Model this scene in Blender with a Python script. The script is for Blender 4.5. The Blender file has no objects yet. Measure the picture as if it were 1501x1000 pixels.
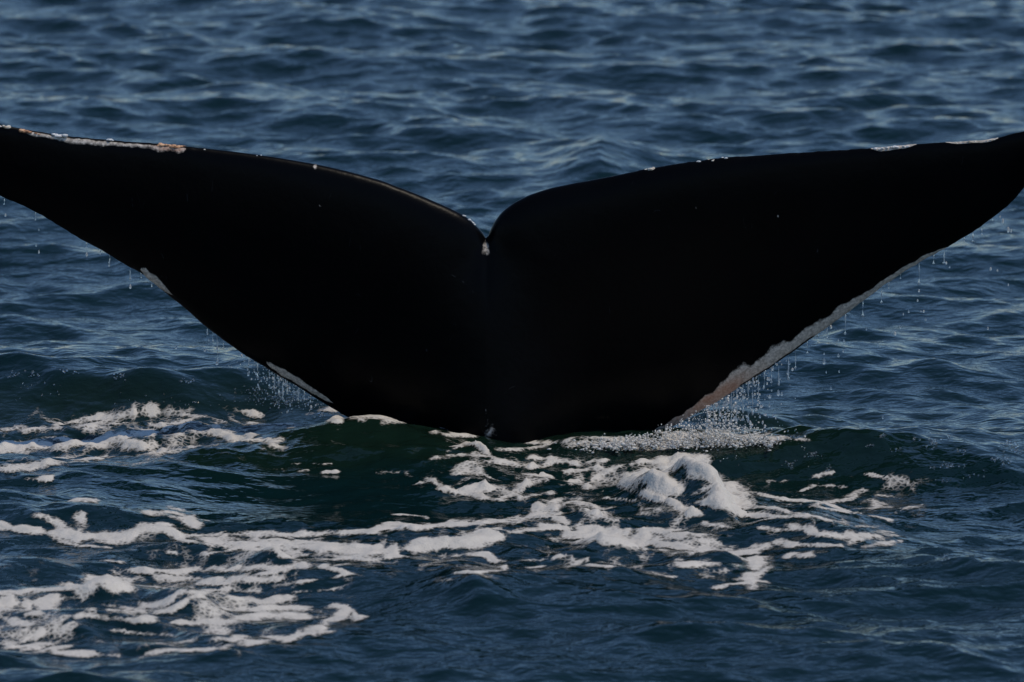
import bpy, math, random
import numpy as np

rng = np.random.default_rng(11)
random.seed(11)
R = math.radians
scene = bpy.context.scene
col = scene.collection

# ------------------------------------------------------------------ camera
CAM = np.array([0.0, -45.0, 7.0])
PITCH = R(8.224)                       # downwards
FOCAL = 300.0
FPX = FOCAL / 36.0 * 1501.0
cam_data = bpy.data.cameras.new('camera')
cam_data.lens = FOCAL
cam_data.sensor_width = 36.0
cam_data.clip_start = 0.5
cam_data.clip_end = 20000
cam_data.dof.use_dof = True
cam_data.dof.focus_distance = 45.0
cam_data.dof.aperture_fstop = 3.6
cam = bpy.data.objects.new('camera', cam_data)
cam.location = CAM
cam.rotation_euler = (math.pi / 2 - PITCH, 0, 0)
col.objects.link(cam)
scene.camera = cam

# ------------------------------------------------------------------ sky, sun, exposure
SUN_EL, SUN_AZ = 61.0, 105.0            # azimuth: degrees from +Y (view direction) towards +X
w = bpy.data.worlds.new('World')
scene.world = w
w.use_nodes = True
wn = w.node_tree
bg = wn.nodes['Background']
sky = wn.nodes.new('ShaderNodeTexSky')
sky.sky_type = 'NISHITA'
sky.sun_disc = False
sky.sun_elevation = R(SUN_EL)
sky.sun_rotation = R(SUN_AZ)
sky.air_density = 1.0
sky.dust_density = 0.0
sky.ozone_density = 7.0
wn.links.new(sky.outputs[0], bg.inputs[0])
bg.inputs[1].default_value = 0.15
sl = bpy.data.lights.new('sun', 'SUN')
sl.energy = 2.9
sl.angle = R(0.53)
sl.color = (1.0, 0.89, 0.74)
so = bpy.data.objects.new('sun', sl)
d = np.array([math.sin(R(SUN_AZ)) * math.cos(R(SUN_EL)), math.cos(R(SUN_AZ)) * math.cos(R(SUN_EL)), math.sin(R(SUN_EL))])
from mathutils import Vector
so.rotation_euler = Vector(d).to_track_quat('Z', 'Y').to_euler()
so.location = (8, 10, 14)
col.objects.link(so)
scene.view_settings.view_transform = 'Standard'
scene.view_settings.look = 'None'
scene.view_settings.gamma = 1.0
scene.view_settings.use_curve_mapping = False
scene.view_settings.exposure = -0.5
scene.render.engine = 'CYCLES'

# ------------------------------------------------------------------ helpers
def ray(px, py):
    """direction (not normalised) through a point of the photograph, 1501 x 1000"""
    a = (np.asarray(px, float) - 750.5) / FPX
    b = (500.0 - np.asarray(py, float)) / FPX
    cp, sp = math.cos(PITCH), math.sin(PITCH)
    return a, cp + b * sp, -sp + b * cp

def on_water(px, py, z=0.0):
    dx, dy, dz = ray(px, py)
    t = (z - CAM[2]) / dz
    return CAM[0] + dx * t, CAM[1] + dy * t

def on_depth(px, py, y):
    dx, dy, dz = ray(px, py)
    t = (y - CAM[1]) / dy
    return CAM[0] + dx * t, y + 0 * t, CAM[2] + dz * t

def chart(x, y, z):
    cp, sp = math.cos(PITCH), math.sin(PITCH)
    vx, vy, vz = x - CAM[0], y - CAM[1], z - CAM[2]
    f = vy * cp - vz * sp
    u = vy * sp + vz * cp
    f = np.maximum(f, 1.0)
    return 750.5 + FPX * vx / f, 500.0 - FPX * u / f

def sstep(a, b, x):
    t = np.clip((x - a) / (b - a), 0, 1)
    return t * t * (3 - 2 * t)

_perm = np.random.default_rng(5).permutation(4096)
_grad = np.random.default_rng(6).uniform(0, 2 * math.pi, 4096)
_gx, _gy = np.cos(_grad).astype(np.float32), np.sin(_grad).astype(np.float32)
def perlin(x, y, seed=0):
    x = np.asarray(x, np.float32) + seed * 17.31
    y = np.asarray(y, np.float32) + seed * 9.77
    xi = np.floor(x).astype(np.int64); yi = np.floor(y).astype(np.int64)
    xf = x - xi; yf = y - yi
    def g(ix, iy, fx, fy):
        h = _perm[(_perm[ix & 4095] + iy) & 4095]
        return _gx[h] * fx + _gy[h] * fy
    u = xf * xf * xf * (xf * (xf * 6 - 15) + 10)
    v = yf * yf * yf * (yf * (yf * 6 - 15) + 10)
    a = g(xi, yi, xf, yf); b = g(xi + 1, yi, xf - 1, yf)
    c = g(xi, yi + 1, xf, yf - 1); e = g(xi + 1, yi + 1, xf - 1, yf - 1)
    return (a + u * (b - a)) * (1 - v) + (c + u * (e - c)) * v
def fbm(x, y, octs=4, seed=0, gain=0.5):
    s, a, n = 0, 1.0, 0
    for o in range(octs):
        s = s + a * perlin(x * 2 ** o, y * 2 ** o, seed + o * 3)
        n += a; a *= gain
    return s / n * 1.6

def mesh_object(name, verts, faces, mat, parent=None, smooth=True, attrs=None):
    """faces: (n,4) or (n,3) integer array"""
    verts = np.ascontiguousarray(verts, dtype=np.float32)
    faces = np.ascontiguousarray(faces, dtype=np.int32)
    m = bpy.data.meshes.new(name)
    k = faces.shape[1]
    m.vertices.add(len(verts)); m.vertices.foreach_set('co', verts.ravel())
    m.loops.add(faces.size); m.loops.foreach_set('vertex_index', faces.ravel())
    m.polygons.add(len(faces))
    m.polygons.foreach_set('loop_start', np.arange(0, faces.size, k, dtype=np.int32))
    m.update(calc_edges=True)
    m.polygons.foreach_set('use_smooth', np.full(len(faces), smooth, dtype=bool))
    for an, av in (attrs or {}).items():
        at = m.attributes.new(an, 'FLOAT', 'POINT')
        at.data.foreach_set('value', np.ascontiguousarray(av, dtype=np.float32).ravel())
    m.materials.append(mat)
    m.update()
    o = bpy.data.objects.new(name, m)
    if parent: o.parent = parent
    col.objects.link(o)
    return o

def tag(o, label=None, cat=None, group=None, kind=None):
    if label: o['label'] = label
    if cat: o['category'] = cat
    if group: o['group'] = group
    if kind: o['kind'] = kind
    return o

# icosphere template
def ico(sub):
    t = (1 + 5 ** .5) / 2
    v = [(-1,t,0),(1,t,0),(-1,-t,0),(1,-t,0),(0,-1,t),(0,1,t),(0,-1,-t),(0,1,-t),(t,0,-1),(t,0,1),(-t,0,-1),(-t,0,1)]
    v = [np.array(p) / np.linalg.norm(p) for p in v]
    f = [(0,11,5),(0,5,1),(0,1,7),(0,7,10),(0,10,11),(1,5,9),(5,11,4),(11,10,2),(10,7,6),(7,1,8),(3,9,4),(3,4,2),(3,2,6),(3,6,8),(3,8,9),(4,9,5),(2,4,11),(6,2,10),(8,6,7),(9,8,1)]
    for _ in range(sub):
        cache, nf = {}, []
        def mid(a, b):
            k = (min(a, b), max(a, b))
            if k not in cache:
                p = v[a] + v[b]; v.append(p / np.linalg.norm(p)); cache[k] = len(v) - 1
            return cache[k]
        for a, b, c in f:
            x, y, z = mid(a, b), mid(b, c), mid(c, a)
            nf += [(a, x, z), (b, y, x), (c, z, y), (x, y, z)]
        f = nf
    return np.array(v), np.array(f)
ICO0, ICO1, ICO2 = ico(0), ico(1), ico(2)

def blobs(centres, radii, tmpl, squash=None, jitter=0.0):
    tv, tf = tmpl
    n = len(centres)
    radii = np.asarray(radii, float)
    if radii.ndim == 1: radii = np.repeat(radii[:, None], 3, 1)
    V = tv[None] * radii[:, None, :]
    if jitter:
        V = V * (1 + jitter * rng.uniform(-1, 1, (n, len(tv), 1)))
    V = V + np.asarray(centres)[:, None, :]
    F = tf[None] + (np.arange(n) * len(tv))[:, None, None]
    return V.reshape(-1, 3), F.reshape(-1, 3)

# ------------------------------------------------------------------ materials
def new_mat(name):
    m = bpy.data.materials.new(name); m.use_nodes = True
    nt = m.node_tree
    return m, nt, nt.nodes['Principled BSDF'], nt.nodes['Material Output']
def node(nt, t, **kw):
    n = nt.nodes.new(t)
    for k, v in kw.items():
        if k.startswith('i_'):
            n.inputs[k[2:].replace('_', ' ')].default_value = v
        else:
            setattr(n, k, v)
    return n
def math_node(nt, op, a, b=None, clamp=False):
    n = nt.nodes.new('ShaderNodeMath'); n.operation = op; n.use_clamp = clamp
    for i, v in enumerate((a, b)):
        if v is None: continue
        if isinstance(v, (int, float)): n.inputs[i].default_value = v
        else: nt.links.new(v, n.inputs[i])
    return n.outputs[0]
def map_range(nt, v, a, b, c=0.0, e=1.0):
    n = nt.nodes.new('ShaderNodeMapRange'); n.interpolation_type = 'SMOOTHSTEP'
    nt.links.new(v, n.inputs[0])
    for i, x in zip((1, 2, 3, 4), (a, b, c, e)): n.inputs[i].default_value = x
    return n.outputs[0]
def mix_col(nt, f, a, b):
    n = nt.nodes.new('ShaderNodeMix'); n.data_type = 'RGBA'
    for i, v in ((0, f), (6, a), (7, b)):
        if isinstance(v, (int, float)): n.inputs[i].default_value = v
        elif isinstance(v, tuple): n.inputs[i].default_value = (*v, 1)
        else: nt.links.new(v, n.inputs[i])
    return n.outputs[2]

def water_material():
    m, nt, p, out = new_mat('sea_water')
    aer = node(nt, 'ShaderNodeAttribute', attribute_name='bubbly')
    nt.links.new(mix_col(nt, aer.outputs['Fac'], (0.0026, 0.0150, 0.0165), (0.0055, 0.0165, 0.0110)), p.inputs['Base Color'])
    p.inputs['Roughness'].default_value = 0.10
    p.inputs['IOR'].default_value = 1.333
    geo = node(nt, 'ShaderNodeNewGeometry')
    mp = node(nt, 'ShaderNodeMapping'); mp.inputs['Scale'].default_value = (0.75, 1.0, 1.0)
    mp.inputs['Rotation'].default_value = (0, 0, 0.25)
    nt.links.new(geo.outputs['Position'], mp.inputs[0])
    n1 = node(nt, 'ShaderNodeTexNoise', i_Scale=5.0, i_Detail=2.0, i_Roughness=0.5, i_Distortion=0.4)
    n2 = node(nt, 'ShaderNodeTexNoise', i_Scale=20.0, i_Detail=2.0, i_Roughness=0.5, i_Distortion=0.3)
    for n in (n1, n2): nt.links.new(mp.outputs[0], n.inputs['Vector'])
    calm = node(nt, 'ShaderNodeAttribute', attribute_name='chop')
    s = math_node(nt, 'ADD', math_node(nt, 'MULTIPLY', n1.outputs[0], 0.034), math_node(nt, 'MULTIPLY', n2.outputs[0], 0.0095))
    s = math_node(nt, 'MULTIPLY', s, calm.outputs['Fac'])
    b = node(nt, 'ShaderNodeBump'); b.inputs['Strength'].default_value = 1.0; b.inputs['Distance'].default_value = 1.0
    nt.links.new(s, b.inputs['Height'])
    nt.links.new(b.outputs[0], p.inputs['Normal'])
    return m

def foam_material():
    m, nt, p, out = new_mat('sea_foam')
    geo = node(nt, 'ShaderNodeNewGeometry')
    at = node(nt, 'ShaderNodeAttribute', attribute_name='foam')
    n1 = node(nt, 'ShaderNodeTexNoise', i_Scale=9.0, i_Detail=4.0, i_Roughness=0.55, i_Distortion=0.8)
    n2 = node(nt, 'ShaderNodeTexNoise', i_Scale=70.0, i_Detail=2.0, i_Roughness=0.6)
    vo = node(nt, 'ShaderNodeTexVoronoi', i_Scale=34.0); vo.feature = 'DISTANCE_TO_EDGE'
    for n in (n1, n2, vo): nt.links.new(geo.outputs['Position'], n.inputs['Vector'])
    lace = map_range(nt, vo.outputs['Distance'], 0.0, 0.30, 0.09, -0.10)
    f = math_node(nt, 'ADD', at.outputs['Fac'], math_node(nt, 'MULTIPLY', math_node(nt, 'SUBTRACT', n1.outputs[0], 0.5), 0.45))
    f = math_node(nt, 'ADD', f, math_node(nt, 'MULTIPLY', math_node(nt, 'SUBTRACT', n2.outputs[0], 0.5), 0.12))
    f = math_node(nt, 'ADD', f, lace)
    a = map_range(nt, f, 0.30, 0.74, 0.0, 0.95)
    nt.links.new(a, p.inputs['Alpha'])
    c = mix_col(nt, n1.outputs[0], (0.52, 0.49, 0.43), (0.82, 0.76, 0.665))
    nt.links.new(c, p.inputs['Base Color'])
    p.inputs['Roughness'].default_value = 0.65
    b = node(nt, 'ShaderNodeBump'); b.inputs['Strength'].default_value = 0.6; b.inputs['Distance'].default_value = 0.022
    nt.links.new(math_node(nt, 'ADD', n1.outputs[0], math_node(nt, 'MULTIPLY', n2.outputs[0], 0.3)), b.inputs['Height'])
    nt.links.new(b.outputs[0], p.inputs['Normal'])
    return m

def froth_material():
    m, nt, p, out = new_mat('froth')
    p.inputs['Base Color'].default_value = (0.80, 0.77, 0.71, 1)
    p.inputs['Roughness'].default_value = 0.25
    p.inputs['Transmission Weight'].default_value = 0.12
    p.inputs['IOR'].default_value = 1.333
    return m

def drop_material():
    m, nt, p, out = new_mat('clear_water')
    p.inputs['Base Color'].default_value = (0.95, 0.94, 0.92, 1)
    p.inputs['Roughness'].default_value = 0.12
    p.inputs['Transmission Weight'].default_value = 0.66
    p.inputs['IOR'].default_value = 1.333
    return m

def skin_material():
    m, nt, p, out = new_mat('wet_black_skin')
    geo = node(nt, 'ShaderNodeTexCoord')
    pale = node(nt, 'ShaderNodeAttribute', attribute_name='pale')
    rust = node(nt, 'ShaderNodeAttribute', attribute_name='rust')
    n1 = node(nt, 'ShaderNodeTexNoise', i_Scale=11.0, i_Detail=5.0, i_Roughness=0.6)
    n2 = node(nt, 'ShaderNodeTexNoise', i_Scale=60.0, i_Detail=4.0, i_Roughness=0.7)
    n3 = node(nt, 'ShaderNodeTexNoise', i_Scale=2.2, i_Detail=4.0, i_Roughness=0.6)
    for n in (n1, n2, n3): nt.links.new(geo.outputs['Object'], n.inputs['Vector'])
    f = math_node(nt, 'ADD', pale.outputs['Fac'], math_node(nt, 'MULTIPLY', math_node(nt, 'SUBTRACT', n1.outputs[0], 0.5), 0.8))
    f = math_node(nt, 'ADD', f, math_node(nt, 'MULTIPLY', math_node(nt, 'SUBTRACT', n2.outputs[0], 0.5), 0.35))
    f = map_range(nt, f, 0.34, 0.66)
    black = mix_col(nt, n3.outputs[0], (0.0008, 0.0008, 0.0011), (0.0022, 0.0024, 0.0030))
    grey = mix_col(nt, map_range(nt, n2.outputs[0], 0.35, 0.68), (0.40, 0.345, 0.29), (0.80, 0.71, 0.61))
    rf = math_node(nt, 'MULTIPLY', rust.outputs['Fac'], n1.outputs[0])
    grey = mix_col(nt, rf, grey, (0.40, 0.13, 0.045))
    # thin pale scratches
    wv = node(nt, 'ShaderNodeTexNoise', i_Scale=3.0, i_Detail=1.0, i_Distortion=1.5)
    mp = node(nt, 'ShaderNodeMapping'); mp.inputs['Scale'].default_value = (1.0, 1.0, 0.35); mp.inputs['Rotation'].default_value = (0.0, 0.5, 0.0)
    nt.links.new(geo.outputs['Object'], mp.inputs[0]); nt.links.new(mp.outputs[0], wv.inputs['Vector'])
    line = map_range(nt, math_node(nt, 'ABSOLUTE', math_node(nt, 'SUBTRACT', wv.outputs[0], 0.52)), 0.0, 0.0022, 1.0, 0.0)
    gate = map_range(nt, n1.outputs[0], 0.58, 0.66)
    black = mix_col(nt, math_node(nt, 'MULTIPLY', line, gate), black, (0.035, 0.036, 0.038))
    nt.links.new(mix_col(nt, f, black, grey), p.inputs['Base Color'])
    nt.links.new(map_range(nt, f, 0, 1, 0.34, 0.6), p.inputs['Roughness'])
    p.inputs['IOR'].default_value = 1.33
    p.inputs['Specular IOR Level'].default_value = 0.13
    b = node(nt, 'ShaderNodeBump'); b.inputs['Strength'].default_value = 0.35; b.inputs['Distance'].default_value = 0.01
    nt.links.new(math_node(nt, 'ADD', n1.outputs[0], math_node(nt, 'MULTIPLY', f, 0.5)), b.inputs['Height'])
    nt.links.new(b.outputs[0], p.inputs['Normal'])
    return m

def crust_material(name, c0, c1):
    m, nt, p, out = new_mat(name)
    geo = node(nt, 'ShaderNodeTexCoord')
    n1 = node(nt, 'ShaderNodeTexNoise', i_Scale=45.0, i_Detail=4.0, i_Roughness=0.7)
    nt.links.new(geo.outputs['Object'], n1.inputs['Vector'])
    nt.links.new(mix_col(nt, map_range(nt, n1.outputs[0], 0.35, 0.65), c0, c1), p.inputs['Base Color'])
    p.inputs['Roughness'].default_value = 0.6
    return m

def glint_material():
    m, nt, p, out = new_mat('splash_water')
    p.inputs['Base Color'].default_value = (0.95, 0.97, 0.97, 1)
    p.inputs['Roughness'].default_value = 0.10
    p.inputs['Transmission Weight'].default_value = 0.93
    p.inputs['IOR'].default_value = 1.333
    return m
M_WATER, M_FOAM, M_FROTH, M_DROP, M_SKIN, M_GLINT = water_material(), foam_material(), froth_material(), drop_material(), skin_material(), glint_material()
M_CREAM = crust_material('cream_crust', (0.45, 0.36, 0.25), (0.85, 0.80, 0.70))
M_RUST = crust_material('orange_crust', (0.30, 0.12, 0.05), (0.85, 0.50, 0.28))
M_WHITE = crust_material('white_crust_and_glint', (0.55, 0.54, 0.52), (0.90, 0.90, 0.88))

# ------------------------------------------------------------------ the sea
def grown(start, step, growth, stop):
    out, x, s = [], start, step
    while x < stop:
        s *= growth; x += s; out.append(x)
    return out
gx = np.arange(-4.5, 4.5, 0.0135)
ext = grown(4.5, 0.0135, 1.16, 9000)
gx = np.array([-v for v in reversed(ext)] + list(gx) + ext)
gy = list(np.arange(-8.6, 1.6, 0.017)) + list(np.arange(1.6, 28.0, 0.045))
gy = np.array([-8.6 + 8.6 - v for v in reversed(grown(8.6, 0.017, 1.16, 9000))] + gy + grown(28.0, 0.045, 1.14, 9000))
X0, Y0 = np.meshgrid(gx.astype(np.float32), gy.astype(np.float32), indexing='xy')
SX = np.gradient(gx).astype(np.float32)[None, :]
SY = np.gradient(gy).astype(np.float32)[:, None]
SP = np.maximum(SX, SY)

def seg_dist(X, Y, pts, ax=1.0):
    """distance to a polyline and the parameter along it (0..n-1)"""
    best = np.full(X.shape, 1e9, np.float32); bt = np.zeros(X.shape, np.float32)
    for i in range(len(pts) - 1):
        (x1, y1), (x2, y2) = pts[i][:2], pts[i + 1][:2]
        dx, dy = (x2 - x1) * ax, y2 - y1
        L = dx * dx + dy * dy + 1e-9
        t = np.clip((((X - x1) * ax) * dx + (Y - y1) * dy) / L, 0, 1)
        dd = np.hypot((X - x1) * ax - t * dx, Y - y1 - t * dy)
        k = dd < best
        best = np.where(k, dd, best); bt = np.where(k, i + t, bt)
    return best, bt

# the swell that the tail pushes up, in metres, each ridge along a line on the water
def ridge(Z, pts_px, heights, front, back, power=1.0, ends=0.35):
    pts = [on_water(*p) for p in pts_px]
    xs = np.array([p[0] for p in pts]); ys = np.array([p[1] for p in pts])
    yc = np.interp(X0, xs, ys)
    h = np.interp(X0, xs, heights)
    e = sstep(xs[0] - ends, xs[0] + ends, X0) * (1 - sstep(xs[-1] - ends, xs[-1] + ends, X0))
    d = Y0 - yc
    wdt = np.where(d < 0, front, back)
    g = np.exp(-(np.abs(d) / wdt) ** (2 * power))
    return Z + (h * e * g).astype(np.float32)

Z = np.zeros_like(X0)
wob = 0.16 * fbm(X0 * 1.3, Y0 * 0.8, 3, 40)
Ysave = Y0
Y0 = Y0 + wob                                            # crests wander
# swell behind the left-hand fluke, running under it
Z = ridge(Z, [(-300, 590), (0, 588), (200, 592), (400, 597), (480, 606), (600, 618), (720, 632)], [0.16, 0.22, 0.22, 0.19, 0.12, 0.05, 0.0], 0.44, 1.1, power=1.2)
Z = ridge(Z, [(150, 612), (300, 622), (400, 631), (480, 642), (560, 648), (640, 651), (720, 655), (800, 658)], [0.0, 0.05, 0.09, 0.13, 0.14, 0.11, 0.06, 0.03], 0.75, 0.7, ends=0.2)
# rise in front of the right-hand fluke
Z = ridge(Z, [(760, 652), (880, 664), (1000, 668), (1130, 670), (1300, 682), (1460, 690), (1600, 695)], [0.04, 0.08, 0.10, 0.11, 0.10, 0.10, 0.04], 0.50, 0.55)
# hollow of the tail's wake
Z = ridge(Z, [(250, 705), (420, 712), (650, 715), (820, 700), (1000, 700), (1250, 715)], [-0.0, -0.06, -0.05, -0.03, -0.03, 0.0], 0.9, 0.7)
# heaped foam crest
Z = ridge(Z, [(900, 712), (960, 720), (1010, 732), (1050, 744), (1085, 758)], [0.02, 0.09, 0.20, 0.15, 0.02], 0.42, 0.24, ends=0.12)
Z = ridge(Z, [(920, 728), (955, 734), (1000, 748)], [0.02, 0.10, 0.02], 0.22, 0.20, ends=0.08)
Z = ridge(Z, [(830, 800), (885, 802), (940, 812), (1060, 824), (1110, 832)], [0.03, 0.08, 0.05, 0.05, 0.0], 0.28, 0.30, ends=0.12)
Z = ridge(Z, [(1080, 745), (1200, 770), (1320, 800)], [0.03, 0.07, 0.02], 0.8, 0.7)
# wave on the left with broken foam
Z = ridge(Z, [(-200, 762), (0, 762), (120, 764), (230, 770), (320, 780)], [0.09, 0.11, 0.115, 0.06, 0.0], 0.30, 0.85)
Z = ridge(Z, [(330, 818), (395, 820), (430, 822)], [0.0, 0.05, 0.0], 0.25, 0.25, ends=0.1)
Z = ridge(Z, [(120, 868), (160, 868), (200, 872)], [0.02, 0.07, 0.02], 0.3, 0.3, ends=0.1)
Z = ridge(Z, [(230, 886), (280, 888), (330, 890)], [0.03, 0.07, 0.03], 0.3, 0.3, ends=0.1)
Z = ridge(Z, [(590, 872), (690, 876), (790, 872)], [0.01, 0.065, 0.01], 0.30, 0.6, ends=0.15)
# hump beyond the tail
Z = ridge(Z, [(790, 262), (880, 258), (980, 262)], [0.02, 0.15, 0.02], 0.7, 1.6, ends=0.3)
Y0 = Ysave
# churned water near the tail
px0, py0 = chart(X0, Y0, Z)
near = np.exp(-((px0 - 720) / 520) ** 4) * np.exp(-((py0 - 720) / 120) ** 4)
leftfroth = np.exp(-((px0 - 150) / 230) ** 4) * np.exp(-((py0 - 635) / 45) ** 4)
calm = np.exp(-((px0 - 420) / 230) ** 4) * np.exp(-((py0 - 728) / 34) ** 4)
local = (np.abs(X0) < 6) & (Y0 > -9) & (Y0 < 3)
churn = np.zeros_like(X0)
churn[local] = (0.030 * near + 0.045 * leftfroth)[local] * fbm(X0[local] * 3.2, Y0[local] * 2.4, 4, 70)
churn[local] += (0.030 * leftfroth)[local] * np.abs(fbm(X0[local] * 7, Y0[local] * 5, 3, 75))
fine = np.exp(-((px0 - 760) / 700) ** 4) * np.exp(-((py0 - 665) / 62) ** 4)
churn[local] += 0.012 * fine[local] * fbm(X0[local] * 5.5, Y0[local] * 5.5, 4, 78)
Z = Z + churn * (1 - calm)

chop = (1 - 0.5 * calm).astype(np.float32)
# wind waves: a sum of trochoidal trains, crests across the view
DX = np.zeros_like(X0); DY = np.zeros_like(X0)
NW = 150
lam = np.exp(rng.uniform(math.log(0.16), math.log(4.5), NW))
main = R(-98)
for i in range(NW):
    L = lam[i]
    th = main + rng.normal(0, 0.52 + 0.25 * (L < 0.5))
    k = 2 * math.pi / L
    slope = 0.0205 * (1.3 if 0.25 < L < 0.9 else 1.0) * (0.65 if L > 2.0 else 1.0)
    A = slope / k * rng.uniform(0.5, 1.5)
    ph = (X0 * (k * math.cos(th)) + Y0 * (k * math.sin(th)) + rng.uniform(0, 6.283)).astype(np.float32)
    amp = A * np.exp(-(2.2 * SP / L) ** 2)
    if L < 1.2: amp = amp * chop
    else: amp = amp * (1 - 0.45 * calm)
    s = np.sin(ph); c = np.cos(ph)
    Z += amp * c
    q = 0.5 * amp
    DX -= q * math.cos(th) * s
    DY -= q * math.sin(th) * s
X, Y = X0 + DX, Y0 + DY
ny, nx = X.shape
V = np.stack([X, Y, Z], -1).reshape(-1, 3)
ii = np.arange(ny * nx).reshape(ny, nx)
F = np.stack([ii[:-1, :-1], ii[:-1, 1:], ii[1:, 1:], ii[1:, :-1]], -1).reshape(-1, 4)
bubbly = np.exp(-((px0 - 740) / 640) ** 4) * np.exp(-((py0 - 640) / 62) ** 4)
bubbly = np.maximum(bubbly, np.exp(-((px0 - 200) / 330) ** 4) * np.exp(-((py0 - 590) / 45) ** 4))
bubbly = np.clip(bubbly + 0.6 * bubbly * fbm(X0 * 1.2, Y0 * 0.8, 3, 90), 0, 1)
sea = mesh_object('sea_water', V, F, M_WATER, attrs={'chop': chop, 'bubbly': bubbly})
tag(sea, 'dark blue choppy sea reaching to the horizon', 'sea', kind='structure')

def water_z(x, y):
    i = np.clip(np.searchsorted(gx, x), 1, nx - 1); j = np.clip(np.searchsorted(gy, y), 1, ny - 1)
    return float(Z[j, i])

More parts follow.
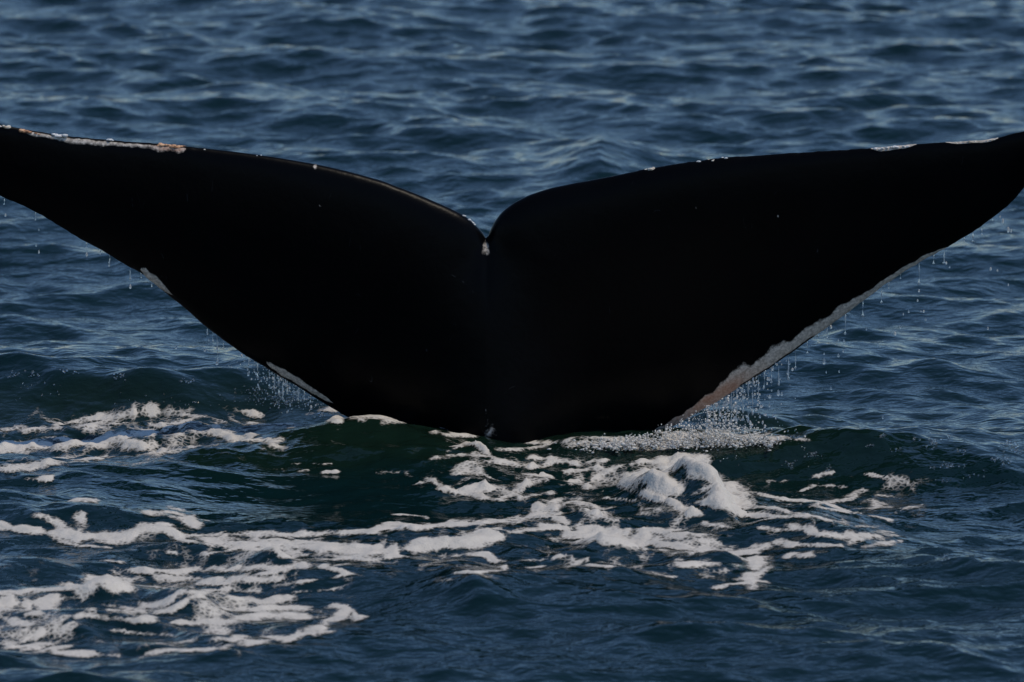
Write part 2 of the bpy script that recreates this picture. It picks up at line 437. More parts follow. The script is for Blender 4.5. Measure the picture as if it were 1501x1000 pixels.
# ------------------------------------------------------------------ foam lying on the water
# strokes: (half height, strength, points) in the photograph's frame, read off onto the sea surface
FOAM = {
 'swell': ('broken clumps of foam on the swell beside the dark-edged fluke', [
    (9, 1.0, [(120, 628), (160, 614), (185, 606), (215, 600), (245, 606)]), (6, .9, [(30, 630), (80, 625), (130, 628)]),
    (10, 1.15, [(-40, 657), (60, 652), (120, 650), (170, 648), (235, 656)]), (8, .95, [(150, 634), (185, 640), (215, 634)]),
    (5, .8, [(280, 634), (330, 640), (362, 652)]), (6, .95, [(355, 646), (395, 645), (402, 656)]), (5, 1., [(-30, 690), (40, 686), (75, 680)]),
    (3.5, .9, [(60, 677), (110, 676), (150, 672)]), (4, .8, [(40, 701), (80, 701)]), (4, .9, [(330, 602), (352, 603), (385, 609)]),
    (2.6, .9, [(365, 620), (432, 622)]), (6, 1.05, [(478, 603), (505, 604), (540, 612), (582, 621)]), (3, .9, [(450, 608), (500, 617)]),
    (6, .75, [(-20, 632), (22, 626)]), (4, .7, [(230, 622), (270, 628), (310, 628)]), (3, .7, [(250, 608), (300, 613)]),
    (1.6, .9, [(395, 690), (412, 690)]), (1.8, .9, [(436, 692), (452, 692)]), (1.8, 1., [(476, 694), (496, 694)]), (1.5, .9, [(430, 683), (480, 684)]), (3, .7, [(600, 619), (660, 628)]), (3, .7, [(640, 634), (690, 640)])]),
 'streak': ('long white foam streak drawn across the calm slick in front of the tail', [
    (4, .8, [(80, 731), (112, 733), (142, 735)]), (5, .95, [(218, 752), (250, 749), (276, 758), (300, 770)]), (5.5, .8, [(58, 755), (72, 762), (88, 771)]), (4.5, .8, [(122, 754), (126, 774)]),
    (6, 1.1, [(-40, 766), (0, 770), (30, 778), (90, 786)]), (8, 1.2, [(90, 786), (150, 785), (182, 786), (220, 776), (250, 776), (272, 786)]), (5, 1.1, [(272, 786), (320, 783), (362, 789)]),
    (5, 1.1, [(362, 787), (420, 783), (500, 778), (560, 775), (640, 770), (700, 768), (742, 768)]), (9, 1.2, [(330, 797), (372, 801), (420, 800), (480, 806), (540, 811), (600, 806), (662, 796), (732, 786)]),
    (5, 1.0, [(420, 816), (470, 817), (520, 821), (582, 815)]), (4.5, 1., [(380, 809), (402, 805), (418, 809)]), (5.5, 1.05, [(700, 769), (740, 765), (770, 760), (802, 755), (832, 765)]),
    (3, .9, [(295, 812), (340, 808), (382, 801)]), (2.2, .9, [(92, 796), (160, 801)]), (2.2, .8, [(205, 806), (252, 811)]), (4, .9, [(735, 786), (780, 778), (830, 770)]),
    (3, .95, [(675, 816), (705, 812), (712, 818), (720, 822), (780, 820), (815, 817)]), (2, .8, [(665, 841), (700, 840), (760, 826)]), (4, .9, [(780, 836), (792, 834)]),
    (1.3, .9, [(585, 757), (622, 757)]), (1.3, .8, [(640, 763), (690, 763)])]),
 'lace': ('lacy patches of old foam drifting on the dark blue water', [
    (5, .95, [(195, 836), (300, 835), (380, 835), (440, 830)]), (7, .95, [(250, 846), (330, 851), (402, 845)]), (3, .95, [(478, 831), (502, 839), (520, 845), (480, 851), (400, 856)]),
    (8, 1.1, [(138, 857), (160, 846), (182, 855), (160, 866)]), (4, 1., [(-30, 871), (60, 868), (112, 865)]), (5, 1., [(108, 861), (142, 870)]), (9, 1.1, [(-30, 885), (60, 886)]), (5, .9, [(60, 886), (112, 880)]),
    (4.5, 1., [(50, 899), (110, 902), (160, 905), (222, 908)]), (5, .9, [(148, 890), (202, 895)]), (6, 1.05, [(232, 887), (270, 868), (312, 870), (290, 880), (240, 895)]), (5, 1., [(328, 876), (352, 881), (420, 878)]),
    (4, .95, [(338, 892), (442, 895)]), (5, 1.05, [(268, 916), (330, 915), (382, 905), (432, 905)]), (5, .9, [(308, 939), (340, 940), (352, 935)]), (6, 1.05, [(355, 946), (390, 939), (440, 931), (478, 919), (492, 906), (505, 899)]),
    (5, 1., [(478, 893), (502, 895), (520, 905)]), (10, 1.05, [(15, 938), (60, 926), (82, 916), (78, 940), (55, 950)]), (4, .9, [(80, 961), (200, 965), (280, 957), (332, 950)]), (7, .9, [(-25, 938), (10, 914)]),
    (4, .7, [(140, 825), (172, 822)]), (5, .9, [(0, 900), (40, 912)]), (3, .7, [(430, 870), (500, 866)]), (3, .7, [(180, 925), (250, 930)])]),
 'crest': ('heaped white foam crest breaking in front of the tail', [
    (9, 1.2, [(930, 707), (955, 697), (968, 706), (995, 722)]), (4, .9, [(935, 720), (960, 731), (990, 741), (1012, 756)]), (10, 1.35, [(998, 680), (1012, 678), (1032, 692), (1052, 711), (1066, 727), (1072, 738)]),
    (10, .78, [(980, 690), (1010, 690), (1030, 704), (1050, 722)]), (5, 1., [(1040, 741), (1070, 746), (1088, 757)]), (3, .8, [(962, 681), (920, 686), (900, 696), (860, 716)]), (2.5, .9, [(868, 681), (920, 679), (966, 681)]),
    (4, .95, [(625, 700), (642, 706), (662, 722), (700, 729), (722, 736), (742, 728), (762, 715), (792, 705)]), (6, 1., [(690, 722), (712, 718)]), (4, .9, [(768, 706), (802, 702)]), (5, 1.05, [(700, 690), (722, 677), (752, 681)]),
    (2.4, .9, [(658, 662), (680, 652), (702, 655), (717, 666)]), (4, .85, [(740, 656), (762, 659), (802, 655)]), (4, .8, [(778, 671), (832, 680)]), (2, .8, [(575, 690), (602, 697)]), (4, .9, [(555, 691), (592, 693)]),
    (3.5, .85, [(770, 686), (822, 681), (852, 683)]), (4, .9, [(820, 713), (852, 707)]), (7, .95, [(800, 746), (842, 741), (872, 750), (892, 760)]), (4, .8, [(755, 732), (802, 726)]), (3, .8, [(600, 706), (620, 707)]),
    (4, .8, [(640, 672), (690, 668), (720, 672)]), (3.5, .75, [(830, 695), (880, 690), (910, 698)]), (3, .7, [(880, 730), (930, 735)])]),
 'wake': ('ragged foam trails streaming away from the foam crest', [
    (5, 1., [(800, 771), (850, 771), (900, 778), (950, 778), (992, 781)]), (10, 1.3, [(858, 787), (880, 779), (902, 786), (930, 796), (942, 791)]), (7, 1.15, [(945, 798), (1000, 801), (1050, 806), (1090, 806), (1112, 800)]),
    (6, 1.05, [(1000, 786), (1040, 796), (1072, 801)]), (6, .95, [(1000, 826), (1052, 829)]), (6, .95, [(1050, 841), (1090, 831), (1112, 820), (1102, 848), (1112, 861)]), (3, .9, [(835, 831), (872, 815)]),
    (1.8, .8, [(830, 836), (912, 832)]), (3, .8, [(945, 830), (982, 842)]), (3.5, .7, [(1060, 863), (1130, 852)]), (5, 1., [(838, 771), (868, 761), (882, 755)]), (6, .9, [(820, 741), (862, 743), (882, 756)]),
    (2.4, .8, [(1085, 720), (1150, 731), (1200, 741), (1262, 756), (1302, 766)]), (4, .9, [(1090, 756), (1150, 761), (1192, 758)]), (2.5, .8, [(1095, 739), (1150, 748), (1230, 765)]), (6, .95, [(1168, 776), (1230, 785), (1302, 791)]),
    (4, .9, [(1130, 796), (1200, 801), (1242, 795)]), (4, .9, [(1268, 801), (1322, 795)]), (5, .85, [(1148, 816), (1182, 815)]), (4, .8, [(1098, 801), (1104, 816)]), (3, .8, [(1085, 775), (1140, 781)]),
    (3, .9, [(1180, 717), (1196, 711), (1232, 716)]), (3.5, .9, [(1200, 697), (1222, 694)]), (3, .8, [(1198, 736), (1240, 730), (1264, 721)]), (2.5, .8, [(1278, 700), (1310, 705), (1332, 712)]), (2, .7, [(1318, 753), (1356, 738)]),
    (4, .8, [(1030, 770), (1062, 776)]), (3, .7, [(1190, 840), (1250, 850)]), (3, .6, [(1120, 705), (1150, 702)]), (2, .7, [(1290, 730), (1340, 735)])]),
 'waterline': ('bubbling froth along the waterline below the pale-edged fluke', [
    (7, 1.0, [(840, 651), (900, 647), (950, 642), (1000, 641), (1050, 639), (1132, 643)]), (4, .8, [(770, 648), (842, 653)]), (3, .7, [(1155, 645), (1172, 646)]), (5, .75, [(880, 660), (960, 655), (1060, 652)])]),
}
wx = 0.22 * fbm(X0 * 2.6, Y0 * 1.5, 3, 20); wy = 0.34 * fbm(X0 * 2.6, Y0 * 1.5, 3, 25)
sub = (np.abs(X0) < 4.4) & (Y0 > -8.7) & (Y0 < 2.5)
jr = np.where(sub.any(1))[0]; ir = np.where(sub.any(0))[0]
sl_ = (slice(jr[0], jr[-1] + 1), slice(ir[0], ir[-1] + 1))
PX, PY = chart(X[sl_] + 0.35 * wx[sl_], Y[sl_] + 0.5 * wy[sl_], Z[sl_])
nz1 = fbm(X0[sl_] * 4.0 + wx[sl_] * 4, Y0[sl_] * 1.9 + wy[sl_] * 3, 4, 30)
nz2 = fbm(X0[sl_] * 11.0 + wx[sl_] * 8, Y0[sl_] * 5.0 + wy[sl_] * 8, 3, 33)
nz3 = fbm(X0[sl_] * 5.0, Y0[sl_] * 7.0 + wy[sl_] * 6, 3, 36)
nz4 = fbm(X0[sl_] * 3.0, Y0[sl_] * 14.0 + wy[sl_] * 9, 2, 38)
masks = []
for key, (label, strokes) in FOAM.items():
    m = np.zeros(PX.shape, np.float32)
    for hw, st, pts in strokes:
        xs = [p[0] for p in pts]; ys = [p[1] for p in pts]
        rx, ry = hw * 5 + 12, hw * 2.0 + 5
        box = (PX > min(xs) - rx) & (PX < max(xs) + rx) & (PY > min(ys) - ry) & (PY < max(ys) + ry)
        if not box.any(): continue
        dd, _ = seg_dist(PX[box], PY[box], pts, 0.36)
        m[box] = np.maximum(m[box], st * np.clip(0.97 - 0.5 * (dd / hw), 0, 1.2))
    masks.append(m)
masks = np.array(masks)
best = masks.argmax(0); soft = masks.max(0)
foam = soft + (0.70 * nz1 + 0.55 * nz2 + 0.38 * nz3 + 0.25 * nz4) * np.clip(soft * 2.0, 0, 1) - 0.13
# wisps and flecks strewn between the streaks
PX2, PY2 = chart(X[sl_], Y[sl_], Z[sl_])
def zone(cx, cy, rx, ry): return np.exp(-((PX2 - cx) / rx) ** 4 - ((PY2 - cy) / ry) ** 4)
strewn = np.maximum.reduce([zone(800, 700, 190, 42), 0.95 * zone(950, 790, 200, 60), 0.9 * zone(1200, 755, 170, 48), zone(160, 640, 260, 50), 0.95 * zone(230, 890, 290, 75), 0.85 * zone(560, 825, 330, 35), 0.75 * zone(420, 800, 420, 30), 0.8 * zone(600, 615, 180, 16), 0.7 * zone(1290, 705, 130, 22)])
rid = 1 - np.abs(fbm(X0[sl_] * 2.2 + wx[sl_] * 5, Y0[sl_] * 1.5 + wy[sl_] * 4, 3, 60)) * 2.6
flk = fbm(X0[sl_] * 7 + wx[sl_] * 6, Y0[sl_] * 4.5 + wy[sl_] * 6, 3, 64)
wisp = strewn * np.clip(0.30 + 0.42 * rid + 0.75 * flk + 0.25 * nz3 - 0.30, 0, 0.8)
wisp = np.where(strewn > 0.25, wisp, 0)
gx_near = np.stack([np.exp(-((PX2 - c[0]) / c[2]) ** 2 - ((PY2 - c[1]) / c[3]) ** 2) for c in ((160, 640, 260, 50), (420, 795, 320, 25), (230, 890, 290, 70), (800, 700, 200, 42), (1080, 780, 260, 60), (960, 648, 160, 10))])
best = np.where(soft > 0.2, best, gx_near.argmax(0))
foam = np.maximum(foam, wisp)
foam = np.clip(foam, 0, 1.5)
puff = np.where((best == 3) | (best == 0), 1.0, 0.45)
thick = 0.003 + 0.030 * puff * np.clip(foam - 0.45, 0, 1) * (0.45 + 0.7 * np.abs(nz2) + 0.5 * np.clip(nz1, 0, 1))
lump = np.abs(fbm(X0[sl_] * 9, Y0[sl_] * 6, 4, 44)) + 0.5 * np.abs(fbm(X0[sl_] * 22, Y0[sl_] * 15, 2, 47))
thick = thick + np.where(best == 3, 0.055, 0.012) * lump * np.clip(foam - 0.55, 0, 0.8)
FX, FY, FZ = X[sl_], Y[sl_], Z[sl_] + thick
cell = np.maximum(np.maximum(foam[:-1, :-1], foam[1:, 1:]), np.maximum(foam[1:, :-1], foam[:-1, 1:])) > 0.2
jj = np.arange(foam.size).reshape(foam.shape)
Q = np.stack([jj[:-1, :-1], jj[:-1, 1:], jj[1:, 1:], jj[1:, :-1]], -1)
FV = np.stack([FX, FY, FZ], -1).reshape(-1, 3); ff = np.clip(foam, 0, 1).ravel()
for gi, (key, (label, strokes)) in enumerate(FOAM.items()):
    qs = Q[cell & (best[:-1, :-1] == gi)]
    if not len(qs): continue
    used, inv = np.unique(qs, return_inverse=True)
    o = mesh_object('sea_foam', FV[used], inv.reshape(-1, 4), M_FOAM, attrs={'foam': ff[used]})
    tag(o, label, 'foam', 'foam around the diving tail', 'stuff')

# ------------------------------------------------------------------ the whale's tail
TOP = [(-95, 188), (-60, 180), (0, 183), (40, 190), (100, 200), (180, 207), (270, 214), (340, 222), (400, 230), (460, 240), (510, 251), (560, 265), (610, 284), (650, 301), (672, 311), (688, 321), (700, 333), (708, 342), (712, 349),
       (716, 345), (719, 337), (724, 326), (733, 313), (750, 299), (775, 286), (810, 275), (850, 267), (900, 258), (950, 247), (1000, 239), (1050, 232), (1120, 227), (1200, 222), (1280, 217), (1340, 211), (1400, 208), (1440, 206), (1470, 200), (1501, 192), (1535, 191), (1552, 203)]
BOT = [(-95, 200), (-80, 228), (-45, 260), (0, 287), (50, 309), (100, 339), (150, 368), (211, 403), (216, 408), (240, 427), (280, 460), (310, 485), (350, 515), (390, 540), (430, 563), (465, 585), (490, 600), (530, 622), (565, 648), (590, 680), (604, 730), (612, 800), (616, 900), (618, 1010),
       (842, 1010), (846, 900), (852, 800), (864, 730), (884, 690), (915, 664), (960, 638), (1000, 618), (1050, 589), (1120, 545), (1180, 503), (1240, 460), (1300, 415), (1345, 386), (1400, 356), (1440, 331), (1480, 300), (1501, 276), (1530, 242), (1552, 212)]
tx, ty = np.array(TOP, float).T; bx_, by = np.array(BOT, float).T
NC, NR = 620, 84
xs = np.linspace(-95, 1552, NC)
xs = np.unique(np.concatenate([xs, np.linspace(690, 740, 46)])); NC = len(xs)
def smooth_interp(x, xp, fp, sig):
    fine = np.linspace(xp[0], xp[-1], 6000)
    v = np.interp(fine, xp, fp)
    n = max(1, int(sig / (fine[1] - fine[0])))
    kern = np.hanning(2 * n + 1); kern /= kern.sum()
    v2 = np.convolve(np.pad(v, n, mode='edge'), kern, mode='valid')
    return np.interp(x, fine, v2)
top = smooth_interp(xs, tx, ty, 14.0)
topn = np.interp(xs, tx, ty)
bl = np.exp(-((xs - 712) / 14) ** 4)                    # keep the notch sharp
top = top * (1 - bl) + topn * bl
bot = smooth_interp(xs, bx_, by, 9.0)
tipw = np.minimum(sstep(-95, -30, xs), 1 - sstep(1525, 1552, xs))
top = top + (perlin(xs / 23., xs * 0, 3) * 1.2 + perlin(xs / 7., xs * 0, 4) * 0.7) * np.where((xs < 300) | (xs > 930), 1.0, 0.25)
bot = bot + perlin(xs / 30., xs * 0, 5) * 2.2 + perlin(xs / 8., xs * 0, 6) * 1.2
bot = np.maximum(bot, top + 3)
LEAN = -0.20
def tail_point(px, py):
    px = np.asarray(px, float); py = np.asarray(py, float)
    dx, dy, dz = ray(px, py)
    y = np.zeros_like(dx)
    for _ in range(6):
        t = (y - CAM[1]) / dy
        z = CAM[2] + dz * t; x = CAM[0] + dx * t
        y = LEAN * z - 0.12 * ((x + 0.14) / 2.8) ** 2 * np.sign(1) + 0.05
    t = (y - CAM[1]) / dy
    return CAM[0] + dx * t, y, CAM[2] + dz * t
v = 0.5 - 0.5 * np.cos(np.linspace(0, math.pi, NR))
GX = np.repeat(xs[:, None], NR, 1); GY = top[:, None] + (bot - top)[:, None] * v[None]
outline = [(x, y) for x, y in zip(xs[::3], top[::3])] + [(x, y) for x, y in zip(xs[::-3], bot[::-3])]
outline.append(outline[0])
dist, _ = seg_dist(GX.astype(np.float32), GY.astype(np.float32), outline)
dist[:, 0] = 0; dist[:, -1] = 0; dist[0] = 0; dist[-1] = 0
dm = dist * 0.00366
wx_, wy_, wz_ = tail_point(GX, GY)
span = np.abs(GX - 712) / 800.0
hmax = 0.04 + 0.13 * np.clip(1 - span, 0, 1) ** 1.5
tt = np.clip(dm / (0.16 + 0.45 * np.clip(1 - span, 0, 1)), 0, 1)
half = hmax * np.sqrt(np.clip(1 - (1 - tt) ** 2, 0, 1))
stock = np.exp(-((GX - 735) / 95.0) ** 2) * sstep(330, 800, GY)
half = half + 0.30 * stock * np.clip(dm / 0.25, 0, 1)
half = half + 0.006 * np.clip(dm / .1, 0, 1) * fbm(wx_ * 1.5, wz_ * 1.5, 3, 50)
crease = np.exp(-((GX - 714) / 6.0) ** 2) * (1 - sstep(350, 470, GY))
half = half * (1 - 0.10 * crease)
# pale skin along the edges, rust tint where the photograph has it
dbot = (bot[:, None] - GY); dtop = (GY - top[:, None])
wr = np.interp(xs, [935, 965, 1000, 1050, 1120, 1180, 1240, 1300, 1345, 1370, 1390], [0, 11, 15, 29, 33, 24, 18, 12, 8, 5, 0], left=0, right=0)[:, None]
wl = np.interp(xs, [205, 214, 228, 245, 255], [0, 15, 14, 8, 0], left=0, right=0)[:, None]
wl2 = np.interp(xs, [388, 398, 420, 450, 480, 490], [0, 15, 13, 10, 8, 0], left=0, right=0)[:, None]
wt = np.interp(xs, [-20, 25, 45, 75, 130, 200, 235, 270, 276], [0, 2, 10, 16, 15, 13, 17, 16, 0], left=0, right=0)[:, None]
wt2 = np.interp(xs, [1275, 1290, 1330, 1345, 1385, 1400, 1455, 1465], [0, 5, 4, 0, 0, 2.5, 3, 0], left=0, right=0)[:, None]
rag = 1 + 0.55 * perlin(xs / 40., xs * 0, 8)[:, None] + 0.35 * perlin(xs / 14., xs * 0, 9)[:, None]
wr = wr * np.clip(rag, .35, 1.7) * 0.82; wt = wt * np.clip(rag, .4, 1.6) * 0.55; wl = wl * 0.8 * rag; wl2 = wl2 * 0.9 * rag
def band(dd, ww): return np.clip(1.15 - 0.62 * (dd / np.maximum(ww, .01)) ** 2, 0, 1) * (ww > 0.3)
rimdark = 1 - (1 - sstep(1.5, 5, dbot)) * (sstep(1075, 1090, GX) - sstep(1185, 1200, GX))
pale = np.maximum.reduce([band(dbot, wr) * rimdark, 0.7 * band(np.abs(dbot - 6), wl * .7), 0.7 * band(np.abs(dbot - 10), wl2 * 0.5), 0.66 * band(dtop, wt) * sstep(1, 6, dtop + 2), band(dtop, wt2)])
pale = np.maximum(pale, 0.52 * np.exp(-(((GX - 712) / (3 + 0.22 * np.clip(GY - 345, 0, 40))) ** 4 + ((GY - 361) / 11) ** 4)))       # scar below the notch
pale = np.maximum(pale, 0.50 * np.exp(-(((GX - 716) / 17) ** 2 + ((GY - 616) / 14) ** 2)))      # scar near the waterline
pale = np.maximum(pale, 0.60 * np.exp(-(((GX - 713) / 5) ** 2 + ((GY - 592) / 8) ** 2)))
for sx_, sy_, sr in ((470, 300, 2.2), (475, 325, 2.), (478, 380, 1.6), (1140, 314, 3.), (1008, 336, 2.4), (878, 495, 2.), (1122, 286, 2.), (1020, 300, 2.5), (1130, 332, 2.5), (462, 244, 4.0), (790, 602, 2.6), (784, 606, 2.2), (668, 570, 1.5)):
    pale = np.maximum(pale, 0.7 * np.exp(-(((GX - sx_) / sr) ** 2 + ((GY - sy_) / sr) ** 2)))
rust = 0.0 * pale + np.exp(-(((GX - 1048) / 42) ** 2 + ((dbot - 8) / 14) ** 2)) * 1.6 + np.exp(-(((GX - 250) / 22) ** 2 + ((dtop - 3) / 6) ** 2)) * 1.5 + 0.5 * np.exp(-(((GX - 985) / 20) ** 2))
front_v = np.stack([wx_, wy_ - half, wz_], -1).reshape(-1, 3)
back_v = np.stack([wx_, wy_ + half, wz_], -1).reshape(-1, 3)
g = np.arange(NC * NR).reshape(NC, NR)
fq = np.stack([g[:-1, :-1], g[:-1, 1:], g[1:, 1:], g[1:, :-1]], -1).reshape(-1, 4)
# weld the two skins along the rim
rim = np.zeros((NC, NR), bool); rim[0] = rim[-1] = True; rim[:, 0] = rim[:, -1] = True
bidx = np.where(rim.ravel(), g.ravel(), -1)
ninner = (~rim).sum()
bidx[bidx < 0] = NC * NR + np.arange(ninner)
allv = np.concatenate([front_v, back_v[~rim.ravel()]])
bq = bidx[fq][:, ::-1]
pa = np.concatenate([pale.ravel(), pale.ravel()[~rim.ravel()]]); ru = np.concatenate([rust.ravel(), rust.ravel()[~rim.ravel()]])
whale = bpy.data.objects.new('whale_tail', None)
bx0, by0, bz0 = tail_point(np.array([728.]), np.array([640.]))
whale.location = (float(bx0[0]), 0.0, 0.0)
col.objects.link(whale)
tag(whale, 'black whale tail raised out of the sea with both flukes spread', 'whale')
off = np.array([whale.location.x, 0, 0])
flukes = mesh_object('flukes', allv - off, np.concatenate([fq, bq]), M_SKIN, whale, attrs={'pale': pa, 'rust': np.clip(ru, 0, 1)})

def on_tail_edge(px, edge, inset):
    i = np.interp(px, xs, np.arange(NC))
    py = np.interp(px, xs, top if edge == 't' else bot) + (inset if edge == 't' else -inset)
    x, y, z = tail_point(np.array([px]), np.array([py]))
    return np.array([x[0], y[0], z[0]])
def crust(px0, px1, rpx, n, mat, edge='t', inset=1.0, label=None):
    C, Rr = [], []
    for k in range(n):
        p = px0 + (px1 - px0) * (k + rng.uniform(.2, .8)) / n
        c = on_tail_edge(p, edge, inset + rng.uniform(-.6, 1.4))
        r = rpx * 0.00366 * rng.uniform(.55, 1.1)
        C.append(c + [0, -0.008 + rng.uniform(-.012, .012), 0]); Rr.append((r * rng.uniform(1.0, 1.9), r * 1.1, r * rng.uniform(.6, .95)))
    Vv, Ff = blobs(C, Rr, ICO1, jitter=0.16)
    o = mesh_object('barnacle_crust_and_glint', Vv - off, Ff, mat, whale)
    if label: o['label'] = label
    return o
crust(-8, 14, 3.0, 9, M_CREAM, label='cream crust near the fluke tip')
crust(30, 46, 3.2, 10, M_RUST, inset=2, label='orange crust on the upper edge')
crust(46, 66, 1.8, 8, M_RUST, inset=3)
crust(77, 98, 3.0, 9, M_WHITE, inset=0, label='white crust on the upper edge')
crust(114, 126, 1.6, 4, M_CREAM, inset=2)
crust(156, 166, 2.0, 5, M_WHITE, inset=0)
crust(232, 270, 2.8, 20, M_RUST, inset=1.5, label='long orange crust on the upper edge')
crust(296, 304, 1.3, 3, M_CREAM)
crust(368, 384, 1.2, 5, M_WHITE, inset=.5)
crust(456, 464, 1.8, 4, M_CREAM, inset=3)
crust(677, 682, 1.6, 3, M_WHITE, inset=0)  # no barnacles: white lumps stand in for the sunlit highlight beside the notch
crust(686, 697, 1.6, 7, M_WHITE, inset=0)  # same: glint on the notch rim modelled as white lumps
crust(948, 960, 2.6, 7, M_CREAM, inset=1, label='cream crust on the upper edge')
crust(1020, 1026, 1.7, 4, M_WHITE, inset=.5)
crust(1036, 1048, 1.8, 5, M_CREAM, inset=1)
crust(1058, 1066, 1.8, 4, M_WHITE, inset=0)
crust(1282, 1332, 2.0, 26, M_WHITE, inset=1.0, label='long white crust on the upper edge')
crust(1392, 1458, 1.2, 26, M_CREAM, inset=.6)

# ------------------------------------------------------------------ dripping water
PXM = 0.00366
def strand(name, px, py, length, r0, bead, label, group, depth):
    """a thread of water: tube of changing thickness with a bead at its lower end"""
    x, y, z = on_depth(px, py, depth)
    x, y, z = float(x), float(y), float(z)
    L = length * PXM
    n, k = 14, 6
    s = np.linspace(0, 1, n)
    rr = r0 * PXM * (0.55 + 0.45 * np.sin(s * rng.uniform(5, 12) + rng.uniform(0, 6)))
    rr[0] *= .6
    tail_ = np.exp(-((s - 0.94) / 0.07) ** 2) * bead * PXM
    rr = np.maximum(rr, tail_); rr[-1] = rr[-2] * .35
    sway = rng.normal(0, .6) * PXM
    cx = sway * np.sin(s * rng.uniform(1, 4)); 
    ang = np.linspace(0, 2 * math.pi, k, endpoint=False)
    V = np.stack([cx[:, None] + rr[:, None] * np.cos(ang), rr[:, None] * np.sin(ang), (-L * s)[:, None] + 0 * ang], -1).reshape(-1, 3)
    f = []
    for a in range(n - 1):
        for b in range(k):
            f.append((a * k + b, a * k + (b + 1) % k, (a + 1) * k + (b + 1) % k, (a + 1) * k + b))
    o = mesh_object(name, V, np.array(f), M_DROP)
    o.location = (x, y, z)
    return tag(o, label, 'drip', group)
def tail_depth(px):
    xx, yy, zz = tail_point(np.array([px]), np.array([np.interp(px, xs, bot)]))
    return float(yy[0])
LR = 'thin thread of water dripping from the pale lower edge of the fluke'
LL = 'thin thread of water dripping from the dark lower edge of the fluke'
right_drips = [(1347, 34, 1.0, 2.0), (1384, 24, 1.1, 2.6), (1369, 16, .9, 1.8), (1439, 15, .9, 1.7), (1426, 16, 1.4, 1.8), (1413, 8, .9, 1.4), (1292, 26, 1.0, 2.0), (1265, 25, 1.0, 2.3), (1239, 32, 1.2, 2.1), (1320, 9, 1., 1.5),
               (1212, 18, .9, 1.6), (1198, 14, .9, 1.4), (1183, 20, .8, 1.6), (1166, 30, .9, 1.8), (1156, 40, 1.0, 2.0), (1142, 38, .9, 2.2), (1131, 26, .9, 1.7), (1120, 28, 1., 1.8), (1112, 40, 1., 2.0), (1104, 56, 1., 2.2), (1097, 62, 1.1, 2.2),
               (1089, 44, 1.2, 2.0), (1080, 52, 1.2, 2.2), (1072, 46, 1.1, 2.2), (1064, 40, 1.1, 2.0), (1055, 34, 1.0, 2.0), (1046, 30, 1.0, 1.8), (1036, 24, 1.0, 1.8), (1455, 6, .8, 1.3), (1303, 12, .8, 1.4)]
for px, L, r, b in right_drips:
    strand('water_drip', px, np.interp(px, xs, bot) - 1.5, L, r, b, LR, 'drips below the pale-edged fluke', tail_depth(px))
left_drips = [(6, 12, .8, 1.4), (52, 14, .7, 1.3), (127, 10, .8, 1.6), (147, 9, .8, 1.4), (160, 14, .9, 1.6), (191, 20, 1., 1.8), (207, 9, .9, 1.6), (222, 10, .9, 1.5), (303, 10, .8, 1.4), (312, 16, .8, 1.4), (318, 44, .9, 1.8), (327, 14, .7, 1.3), (364, 14, .9, 1.5), (378, 24, 1.2, 1.8),
              (402, 26, 1.1, 1.8), (409, 30, 1.4, 2.0), (415, 34, 1.3, 1.8), (421, 20, 1.1, 1.5), (437, 22, 1.2, 1.8), (446, 16, 1.1, 1.5), (456, 12, 1.0, 1.5)]
for px, L, r, b in left_drips:
    strand('water_drip', px, np.interp(px, xs, bot) - 1.5, L, r, b, LL, 'drips below the dark-edged fluke', tail_depth(px))

# single falling drops
def drop_mesh():
    v, f = ICO1
    v = v.copy(); v[:, 2] *= 1.35; v[:, 2] += np.where(v[:, 2] > 0, 0.35 * v[:, 2] ** 2, 0)
    m = bpy.data.meshes.new('water_drop'); m.from_pydata([tuple(p) for p in v], [], [tuple(map(int, q)) for q in f]); m.materials.append(M_DROP)
    m.polygons.foreach_set('use_smooth', np.ones(len(f), bool))
    return m
DM = drop_mesh()
right_drops = [(1470, 325, 1.7), (1466, 318, 1.0), (1478, 338, 1.9), (1482, 339, 1.2), (1452, 395, 1.6), (1462, 397, 1.1), (1332, 457, 1.4), (1320, 480, 1.5), (1312, 490, 1.8), (1354, 457, 1.3), (1357, 469, 1.4), (1345, 441, 1.2), (1324, 461, .9), (1350, 457, .8), (1347, 427, 1.3), (1218, 480, 1.8), (1229, 522, 1.7), (1208, 531, 2.2), (1237, 500, 1.4), (1229, 499, 1.1),
               (1236, 515, 1.1), (1208, 519, 1.2), (1218, 570, 1.5), (1115, 596, 1.6), (1294, 612, 1.4), (1141, 577, 2.2), (1146, 578, 1.6), (1155, 547, 1.9), (1133, 541, 1.8), (1125, 556, 1.5), (1387, 386, 1.4), (1392, 392, 1.1), (1402, 343, 1.0), (1478, 418, .9), (1448, 482, 1.1), (1230, 545, 1.0), (1211, 546, .9), (1290, 508, .9), (1270, 483, .9), (1128, 595, 1.2)]
left_drops = [(8, 316, 1.3), (57, 337, 1.0), (53, 360, 1.1), (57, 370, 1.2), (127, 374, 1.5), (160, 389, 1.4), (191, 421, 1.6), (258, 510, 1.5), (300, 514, 1.5), (318, 512, 1.2), (318, 533, 2.0), (304, 489, 1.2), (306, 499, 1.0), (364, 549, 1.6), (363, 541, 1.2), (379, 567, 1.3)]
for lst, lab, grp in ((right_drops, 'clear drop of water falling below the pale-edged fluke', 'drops falling below the pale-edged fluke'), (left_drops, 'clear drop of water falling below the dark-edged fluke', 'drops falling below the dark-edged fluke')):
    for px, py, r in lst:
        x, y, z = on_depth(px, py, tail_depth(px) + rng.uniform(-.1, .1))
        o = bpy.data.objects.new('water_drop', DM)
        o.location = (float(x), float(y), float(z)); s = r * PXM
        o.scale = (s, s, s * rng.uniform(1, 1.5))
        col.objects.link(o); tag(o, lab, 'drop', grp)

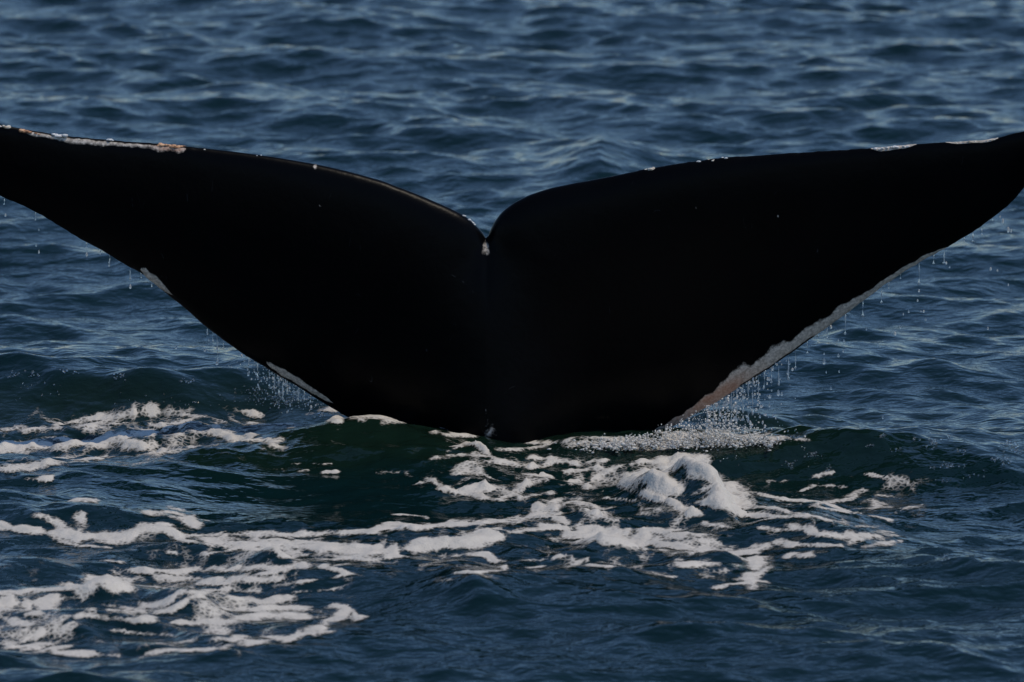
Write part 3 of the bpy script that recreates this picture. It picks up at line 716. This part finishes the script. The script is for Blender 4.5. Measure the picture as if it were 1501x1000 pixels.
# ------------------------------------------------------------------ froth and spray (uncountable)
def froth(name, label, spots, mat, tmpl=ICO0, jitter=0.12):
    V, F = blobs(np.array([s[0] for s in spots]), np.array([s[1] for s in spots]), tmpl, jitter=jitter)
    return tag(mesh_object(name, V, F, mat), label, 'spray', kind='stuff')
def water_spot(px, py):
    """point of the displaced water that the photograph shows at (px, py)"""
    x, y = on_water(px, py)
    for _ in range(2):
        i = int(np.clip(np.searchsorted(gx, float(x)), 1, nx - 1))
        a, b = np.searchsorted(gy, -9.0), np.searchsorted(gy, 27.0)
        cx, cy = chart(X[a:b, i], Y[a:b, i], Z[a:b, i])
        hit = np.where(cy <= py)[0]
        j = a + (int(hit[0]) if len(hit) else int(cy.argmin()))
        x = CAM[0] + ray(px, py)[0] * (Y[j, i] - CAM[1]) / ray(px, py)[1]
    return float(x), float(Y[j, i]), float(Z[j, i])
sp = []
for _ in range(7000):                                   # splash at the foot of the right-hand fluke
    px = rng.choice([rng.uniform(880, 1132), rng.normal(1045, 45), rng.normal(930, 40)])
    base = np.interp(px, [780, 860, 960, 1050, 1135], [652, 654, 650, 650, 648])
    hgt = np.interp(px, [870, 920, 960, 1000, 1040, 1070, 1110, 1135], [7, 12, 16, 34, 46, 40, 20, 14])
    up = abs(rng.normal(0, .6)) ** 1.5 * hgt * (0.35 + 1.1 * abs(float(perlin(px / 7.0, 0.5, 12))) * 2)
    up = min(up, (base - 2 - np.interp(px, xs, bot)) * 0.9 + 6) if px > 960 else min(up, 9)
    x, y, z = water_spot(px, base + rng.normal(0, 2.6) + 2 + 5 * float(perlin(px / 22.0, 0.3, 14)))
    if float(perlin(px / 15.0, 0.7, 16)) + rng.uniform(-.35, .6) < -0.05: continue
    r = PXM * np.clip(rng.lognormal(math.log(.75), .5), .35, 2.4) * (1.1 if up < 5 else .7)
    sp.append(((x, y + rng.normal(0, .05), z + up * PXM), (r * rng.uniform(1, 2), r * 1.25, r * (rng.uniform(.6, 1.0) if up < 6 else rng.uniform(1, 2.4)))))
froth('splash_froth', 'white splash froth at the foot of the pale-edged fluke', sp, M_FROTH, jitter=0.3)
sp = []
for _ in range(420):                                    # curtain of fine drops below the right-hand fluke
    px = rng.normal(1085, 32); b0 = np.interp(px, xs, bot)
    py = b0 + (645 - b0) * rng.uniform(0, 1) ** 1.2
    if py < b0: continue
    x, y, z = on_depth(px, py, tail_depth(px) + rng.normal(0, .12))
    r = PXM * np.clip(rng.lognormal(math.log(.8), .45), .35, 2.2)
    sp.append(((float(x), float(y), float(z)), (r, r, r * 1.5)))
froth('falling_spray', 'fine curtain of spray falling from the pale-edged fluke', sp, M_DROP, ICO1)
sp = []
for _ in range(330):                                    # fine spray by the left-hand fluke
    px = rng.normal(415, 30); b0 = np.interp(px, xs, bot)
    py = b0 + abs(rng.normal(0, 1)) * 22
    if py > 606: continue
    x, y, z = on_depth(px, py, tail_depth(px) + rng.normal(0, .12))
    r = PXM * np.clip(rng.lognormal(math.log(.6), .5), .3, 1.7)
    sp.append(((float(x), float(y), float(z)), (r, r, r * 1.5)))
froth('falling_spray', 'fine spray hanging below the dark-edged fluke over the swell', sp, M_DROP, ICO1)
# little splashes where drops land
def patter(label, spots, mat=M_GLINT):
    sp = []
    for (px, py, wx1, wy1, n, rr) in spots:
        for _ in range(n):
            x, y, z = water_spot(px + rng.normal(0, wx1), py + rng.normal(0, wy1))
            r = PXM * rr * rng.uniform(.4, 1.1)
            sp.append(((x, y, z + r * .4 + abs(rng.normal(0, .7)) * PXM), (r, r, r)))
    froth('splash_drops', label, sp, mat, ICO1)
patter('sparkling splashes where drops land beside the pale-edged fluke', [(1293, 641, 6, 1.5, 10, 1.6), (1340, 646, 4, 1.2, 6, 1.6), (1372, 650, 8, 4, 22, 1.7), (1390, 640, 3, 3, 6, 1.4), (1315, 661, 5, 1.5, 8, 1.6), (1276, 656, 4, 1.5, 6, 1.5), (1190, 667, 8, 2.5, 18, 1.5), (1160, 683, 10, 3, 16, 1.4), (1390, 684, 12, 3, 22, 1.5),
    (1425, 700, 10, 3, 8, 1.4), (1478, 655, 8, 5, 26, 1.9), (1470, 676, 8, 2.5, 20, 1.7), (1496, 662, 6, 4, 16, 1.6), (1388, 818, 8, 3, 12, 1.3), (1216, 690, 4, 3, 8, 1.5), (1165, 640, 5, 3, 10, 1.4), (1410, 662, 6, 3, 8, 1.4), (1380, 705, 8, 2, 5, 1.2), (1050, 672, 30, 6, 16, 1.1)])
patter('sparkling drops on the crest of the swell beside the dark-edged fluke', [(22, 549, 6, 2, 10, 1.4), (48, 551, 4, 3, 8, 1.7), (92, 546, 6, 1.2, 8, 1.6), (115, 548, 4, 1, 4, 1.3), (175, 553, 7, 2.5, 12, 1.5), (275, 561, 9, 2, 14, 1.5), (20, 555, 4, 2, 6, 1.3), (60, 573, 30, 8, 14, 1.2), (225, 590, 30, 5, 14, 1.2), (370, 580, 20, 7, 60, 1.2), (420, 588, 26, 7, 110, 1.2), (470, 609, 6, 2.5, 18, 1.5), (300, 592, 30, 4, 12, 1.3)])
